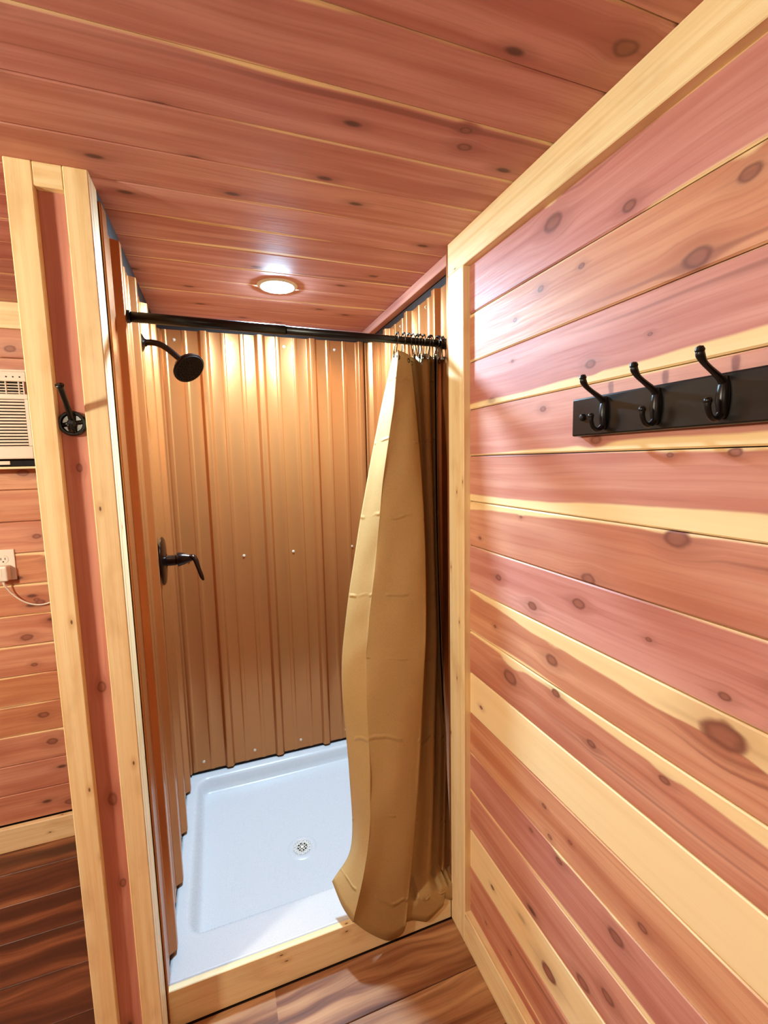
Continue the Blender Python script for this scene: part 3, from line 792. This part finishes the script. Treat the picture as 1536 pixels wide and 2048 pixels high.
# ================================================================== ROUND HOOK ON THE PARTITION
hx, hz, hy0 = -0.0878, 1.6140, -0.1505
rh = empty('wall_hook', (hx, hy0, hz), 'black round wall hook with upright arm on the cedar strip of the partition', 'hook')
lathe('rim', [(0.0262, 0.0), (0.0265, 0.005), (0.024, 0.0085), (0.0205, 0.0085), (0.0185, 0.005), (0.0185, 0.002)], (hx, hy0, hz), (0,-1,0), BLACK, rh, 40)
lathe('back_disc', [(0.0, 0.003), (0.0186, 0.003), (0.0186, 0.0)], (hx, hy0, hz), (0,-1,0), plain('polished_disc', lin(150, 150, 146), 0.22, 0.9, 0.6), rh, 32)
for a in (0.18, 0.18+PI/2):
    d = Vector((math.cos(a), 0, math.sin(a)))*0.020; c = Vector((hx, hy0-0.006, hz))
    tube('spoke', [c-d, c+d], 0.0042, BLACK, rh, 8)
lathe('hub', [(0.0085, 0.0), (0.0085, 0.012), (0.0055, 0.016), (0.0, 0.017)], (hx, hy0, hz), (0,-1,0), BLACK, rh, 20)
best = min((abs(at_y(119, 770, -0.15-0.002*k).x-hx), -0.15-0.002*k) for k in range(60))[1]
tip = at_y(119, 770, best)
base = Vector((hx, hy0-0.010, hz+0.012))
tube('arm', [(hx, hy0-0.008, hz+0.002), base, base.lerp(tip, 0.5), base.lerp(tip, 0.86), tip], [0.0060, 0.0062, 0.0055, 0.0060, 0.0082], BLACK, rh, 14, 4)
tube('lower_prong', [(hx, hy0-0.010, hz-0.006), (hx, hy0-0.018, hz-0.016), (hx, hy0-0.026, hz-0.012), (hx, hy0-0.028, hz-0.004)], [0.0045, 0.0042, 0.004, 0.0045], BLACK, rh, 12, 4)

# ================================================================== AIR CONDITIONER
AX0, AX1, AY = -0.897, -0.4245, 0.680
ac = empty('air_conditioner', (-0.66, AY, 1.556), 'beige window air conditioner with slotted grille on the back wall', 'air conditioner')
box('casing', (AX0, AY+0.020, 1.556), (AX1, YB-0.0005, 1.862), BEIGE, ac, 0.005, 0, 2)
# front built round the outlet and the intake
box('front_panel', (AX0, AY, 1.8265), (AX1, AY+0.020, 1.862), BEIGE, ac, 0.003, 0, 2)
box('front_panel', (AX0, AY, 1.7655), (AX1, AY+0.020, 1.7835), BEIGE, ac, 0.002, 0)
box('front_panel', (AX0, AY, 1.556), (AX1, AY+0.020, 1.6015), BEIGE, ac, 0.003, 0, 2)
box('front_panel', (AX1-0.012, AY, 1.6015), (AX1, AY+0.020, 1.7655), BEIGE, ac, 0.001, 2)
box('front_panel', (AX0, AY, 1.6015), (AX0+0.012, AY+0.020, 1.7655), BEIGE, ac, 0.001, 2)
box('grille_back', (AX0+0.01, AY+0.012, 1.60), (AX1-0.01, AY+0.0205, 1.827), DARK, ac, 0)
sl = None
for k in range(15):
    z = 1.6048+k*0.01085
    if sl is None: sl = box('slat', (AX0+0.012, AY, z), (AX1-0.012, AY+0.014, z+0.0068), BEIGE, ac, 0.001, 0)
    else:
        c = sl.copy(); COL.objects.link(c); c.location = sl.location+Vector((0, 0, k*0.01085))
for k in range(4):
    z = 1.7865+k*0.0098
    box('louver', (AX0+0.012, AY+0.003, z), (AX1-0.008, AY+0.014, z+0.0040), BEIGE, ac, 0.001, 0)
for xx in (AX1-0.008, AX1-0.022, AX1-0.060, AX1-0.20, AX1-0.34, AX0+0.012):
    box('louver_divider', (xx-0.004, AY+0.001, 1.7835), (xx, AY+0.014, 1.8265), BEIGE, ac, 0.0006, 2)
bd = None
for k in range(7):
    xx = AX1-0.018-k*0.0195
    lathe('control_dot', [(0.0026, 0.0), (0.0026, 0.0009), (0.0, 0.0013)], (xx, AY, 1.8425), (0,-1,0), DARK, ac, 12)
sill = struct(box('trim_9', (AX0-0.03, YB-0.075, 1.520), (-0.152, YB+0.01, 1.5285), PINE, None, 0.002, 0)); sill['seed'] = 3.1
tag(sill, 'thin pine sill under the air conditioner', 'trim')
box('gap_shade', (AX0+0.004, AY+0.028, 1.531), (AX1-0.004, YB-0.0005, 1.5558), DARK, ac, 0.001, 0)  # dark box standing in for the shaded gap above the sill
box('badge', (AX0+0.03, AY+0.024, 1.536), (AX1-0.082, AY+0.029, 1.549), BEIGE, ac, 0.001, 0)
box('top_filler', (AX0-0.03, YB-0.012, 1.864), (-0.4245+0.02, YB-0.0003, 1.884), BEIGE, ac, 0.001, 0)

# ================================================================== OUTLET, CHARGER AND CORD
OX, OZ = -0.5885, 1.158
ol = empty('wall_outlet', (OX, YB, OZ), 'white duplex wall outlet on the back wall', 'outlet')
box('cover_plate', (OX-0.036, YB-0.0055, OZ-0.059), (OX+0.036, YB+0.001, OZ+0.059), WHITEP, ol, 0.0025, 2, 2)
for dz in (0.0215, -0.0215):
    f_ = lathe('socket', [(0.0, 0.0072), (0.0155, 0.0072), (0.0168, 0.0062), (0.0170, 0.0)], (OX, YB, OZ+dz), (0,-1,0), WHITEP, ol, 24)
    for sx in (-0.0065, 0.0065): box('slot', (OX+sx-0.0011, YB-0.0077, OZ+dz-0.001), (OX+sx+0.0011, YB-0.0065, OZ+dz+0.007), DARK, f_, 0)
    lathe('ground_hole', [(0.0, 0.0076), (0.0026, 0.0076), (0.0026, 0.006)], (OX, YB, OZ+dz-0.008), (0,-1,0), DARK, f_, 12)
pg = empty('power_adapter', (OX, YB-0.008, OZ-0.03), 'white plug-in power adapter with a cord in the lower socket', 'adapter')
ab = box('adapter_body', (OX-0.023, YB-0.046, OZ-0.056), (OX+0.022, YB-0.0075, OZ+0.002), WHITEP, pg, 0.006, 2, 3)
box('seam', (OX+0.004, YB-0.0465, OZ-0.036), (OX+0.006, YB-0.0455, OZ-0.008), BEIGE, ab, 0)
cpts = [(OX+0.002, YB-0.030, OZ-0.054), (OX+0.004, YB-0.028, OZ-0.072), (OX+0.018, YB-0.018, OZ-0.108), (OX+0.046, YB-0.012, OZ-0.142), (OX+0.080, YB-0.010, OZ-0.162), (OX+0.115, YB-0.010, OZ-0.166), (OX+0.150, YB-0.010, OZ-0.155), (OX+0.20, YB-0.010, OZ-0.13), (OX+0.27, YB-0.010, OZ-0.12)]
tube('cord', cpts, 0.0030, WHITEP, pg, 10, 5)
lathe('strain_relief', [(0.0045, 0.0), (0.0045, 0.010), (0.003, 0.020)], (OX+0.002, YB-0.030, OZ-0.055), (0.05,0.05,-1), WHITEP, pg, 12)
